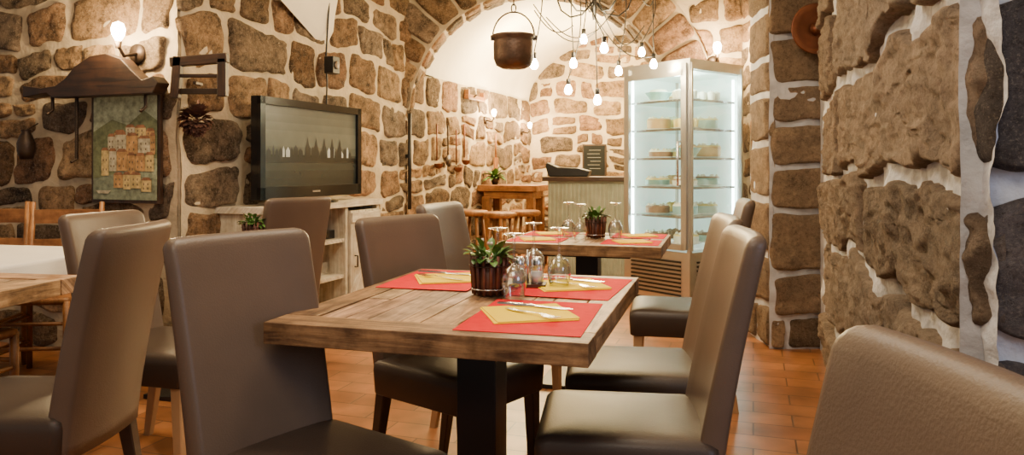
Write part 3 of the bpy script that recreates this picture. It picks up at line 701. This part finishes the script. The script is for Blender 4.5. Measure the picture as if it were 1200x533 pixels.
mb.box((.335,0,(zb+HT)/2),(.012,.62,HT-zb-.1),M_fin); mb.box((0,.335,(zb+HT)/2),(.62,.012,HT-zb-.1),M_fin); mb.box((0,0,HT-.085),(.64,.64,.01),M_fin); mb.box((0,0,zb+.03),(.64,.64,.01),M_fin)
for x,y in((-.29,.30),(.30,-.29),(-.30,-.30)): mb.tube([(x,y,zb+.08),(x,y,HT-.12)],.011,M_cool,8)
mb.box((-.372,-.0,zb+.01),(.006,.16,.03),M_plast); mb.box((-.376,0,zb+.01),(.003,.05,.014),emit('orange_digits',(1,.35,.05),3))
random.seed(4)
shm=glassmat('shelf_glass',(.75,.92,.88),.3)
FC=[colmat('cake_yellow',(.70,.50,.16)),colmat('cake_cream',(.74,.68,.52)),colmat('cake_brown',(.26,.14,.07)),colmat('cake_caramel',(.50,.30,.12)),colmat('cream_mint',(.42,.55,.45)),colmat('dish_teal',(.20,.36,.31),.3)]
for k in range(6):
    z=zb+.05+k*.235
    if k: mb.box((.0,0,z),(.60,.60,.010),shm); mb.box((-.30,0,z),(.010,.6,.018),M_steel); mb.box((0,-.30,z),(.6,.010,.018),M_steel)
    for i in range(2):
        for j in range(2):
            x,y=-.14+.28*i+U(-.02,.02),-.14+.28*j+U(-.02,.02); z2=z+.007
            mb.lathe([(0,z2),(.07,z2),(.125,z2+.014),(.0,z2+.010)],M_cloth,c=(x,y,0),n=22)
            c=random.choice(FC); c2=random.choice(FC[:4])
            ty=R()
            if ty<.5:
                hh=U(.05,.10); mb.lathe([(.10,z2+.012),(.103,z2+hh)],c,c=(x,y,0),n=24); mb.lathe([(.103,z2+hh),(.095,z2+hh+.012),(0,z2+hh+.014)],c2,c=(x,y,0),n=24)
                for a in range(6): mb.lathe([(.014,0),(.014,.012),(0,.024)],FC[1],c=(x+.075*math.cos(a*1.047),y+.075*math.sin(a*1.047),z2+hh+.01),n=8)
            elif ty<.75:
                for a in range(6): mb.lathe([(.026,0),(.034,.06),(.030,.068),(0,.082)],c2,c=(x+.07*math.cos(a*1.047),y+.07*math.sin(a*1.047),z2+.012),n=12)
            else:
                mb.lathe([(.06,z2+.012),(.11,z2+.08),(.115,z2+.085),(.105,z2+.08),(0,z2+.07)],FC[5],c=(x,y,0),n=22); mb.lathe([(.10,z2+.075),(.06,z2+.11),(0,z2+.12)],c2,c=(x,y,0),n=16)
mb.build('glass_display_fridge',M)
l=bpy.data.lights.new('fridge_light','POINT'); l.energy=24; l.color=(.82,1,.92); l.shadow_soft_size=.1
o=bpy.data.objects.new('fridge_light',l); o.location=M@Vector((-.15,-.15,1.85)); bpy.context.scene.collection.objects.link(o)
random.seed(9)
mb=MB(); mb.lathe([(0,.0),(.10,.0),(.12,.015),(.155,.02),(.16,.028),(.15,.03),(.115,.022),(.095,.008),(0,.008)],M_copper,n=40,T=Matrix.Rotation(math.radians(90),4,'X')); mb.lathe([(0,.008),(.04,.02),(.0,.03)],M_copper,n=20,T=Matrix.Rotation(math.radians(90),4,'X')); mb.build('copper_wall_plate',Matrix.Translation((1.89,4.63,2.01)))
# ---------------------------------------------------------------- back room furniture
mb=MB(); mb.box((0,0,.90),(.72,.5,.07),M_woodO); mb.box((0,0,.82),(.6,.4,.08),M_woodO)
for sx in(-1,1):
    for sy in(-1,1): mb.box((sx*.27,sy*.17,.40),(.09,.09,.80),M_woodO)
mb.box((0,0,.25),(.5,.34,.04),M_woodO); mb.build('high_wooden_table',frame((.02,8.7),p2),bevel=.006)
def stool(c):
    mb=MB(); mb.lathe([(0,.62),(.15,.62),(.17,.64),(.17,.665),(.15,.68),(0,.68)],M_woodO,n=24)
    for k in range(4):
        an=6.283*k/4+.4; mb.tube([(.1*math.cos(an),.1*math.sin(an),.63),(.18*math.cos(an),.18*math.sin(an),0)],.018,M_woodO)
    mb.tube([(.14*math.cos(6.283*k/16),.14*math.sin(6.283*k/16),.25) for k in range(17)],.01,M_woodO); mb.build('bar_stool',frame(c,(1,0)))
stool((.14,8.0)); stool((.56,8.85)); stool((-.12,7.7)); stool((-.42,8.0))
mb=MB(); M_bar=mat('bar_panel_greygreen',(.34,.36,.27),.5,var=.15)
mb.box((0,0,.50),(.88,.5,1.0),M_bar); mb.box((0,-.02,1.02),(.98,.6,.045),M_woodD)
for i in range(20): mb.box((-.42+.044*i,-.257,.5),(.022,.014,.94),M_bar)
mb.build('bar_counter',frame((.87,8.0),(.97,-.25)),bevel=.004)
mb=MB(); mb.prism([(-.22,0),(.2,0),(.22,.06),(.1,.09),(-.12,.10),(-.24,.15),(-.25,.11)],-.1,.1,M_black); mb.build('black_cushion_tray',frame((.62,7.9),(.97,-.25),1.045),bevel=.01)
mb=MB(); mb.lathe([(0,0),(.03,0),(.05,.05),(.055,.09),(0,.08)],M_iron)
for i in range(30):
    an=U(0,6.28);el=U(.1,1.3); mb.leaf((0,0,.08),(math.cos(an)*math.cos(el),math.sin(an)*math.cos(el),math.sin(el)),U(.1,.2),.025,1,M_leaf)
mb.build('potted_plant',Matrix.Translation((-.20,8.75,.935)))
# ---------------------------------------------------------------- lights
def area(n,loc,size,e,col,rot=(0,0,0)):
    l=bpy.data.lights.new(n,'AREA'); l.energy=e; l.color=col; l.size=size
    o=bpy.data.objects.new(n,l); o.location=loc; o.rotation_euler=[math.radians(a) for a in rot]; bpy.context.scene.collection.objects.link(o)
def pt(n,loc,e,col,r=.1):
    l=bpy.data.lights.new(n,'POINT'); l.energy=e; l.color=col; l.shadow_soft_size=r
    o=bpy.data.objects.new(n,l); o.location=loc; bpy.context.scene.collection.objects.link(o)
area('fill_light_table',(-.1,2.7,3.2),.8,60,(1,.84,.61))  # added fill over the near table, no fitting modelled
area('fill_light_left',(-2.0,3.0,3.2),.8,30,(1,.74,.42))  # added warm fill for the left side, not an actual lamp
area('fill_light_front',(-.3,.2,3.1),1.2,46,(1,.86,.68),(20,0,0))  # unseen fill added near the camera to brighten the foreground
pt('chandelier_light',(.62,5.5,2.1),80,(1,.74,.38),.15)
pt('back_room_light',(1.0,8.9,2.2),250,(1,.74,.36),.2)
pt('back_room_light_left',(.15,8.2,2.35),125,(1,.74,.36),.15)
area('window_light_right',(2.2,-.3,1.7),1.0,22,(.60,.72,1),(75,0,20))
w=bpy.data.worlds.new('world'); bpy.context.scene.world=w; w.use_nodes=True
w.node_tree.nodes['Background'].inputs[0].default_value=(1,.90,.79,1); w.node_tree.nodes['Background'].inputs[1].default_value=.33
cam=bpy.data.cameras.new('camera'); cam.sensor_width=36; cam.lens=26.1; cam.shift_y=-.0604; cam.clip_start=.05
co=bpy.data.objects.new('camera',cam); co.location=(0,0,1.16); co.rotation_euler=(math.radians(90),0,0)
bpy.context.scene.collection.objects.link(co); bpy.context.scene.camera=co
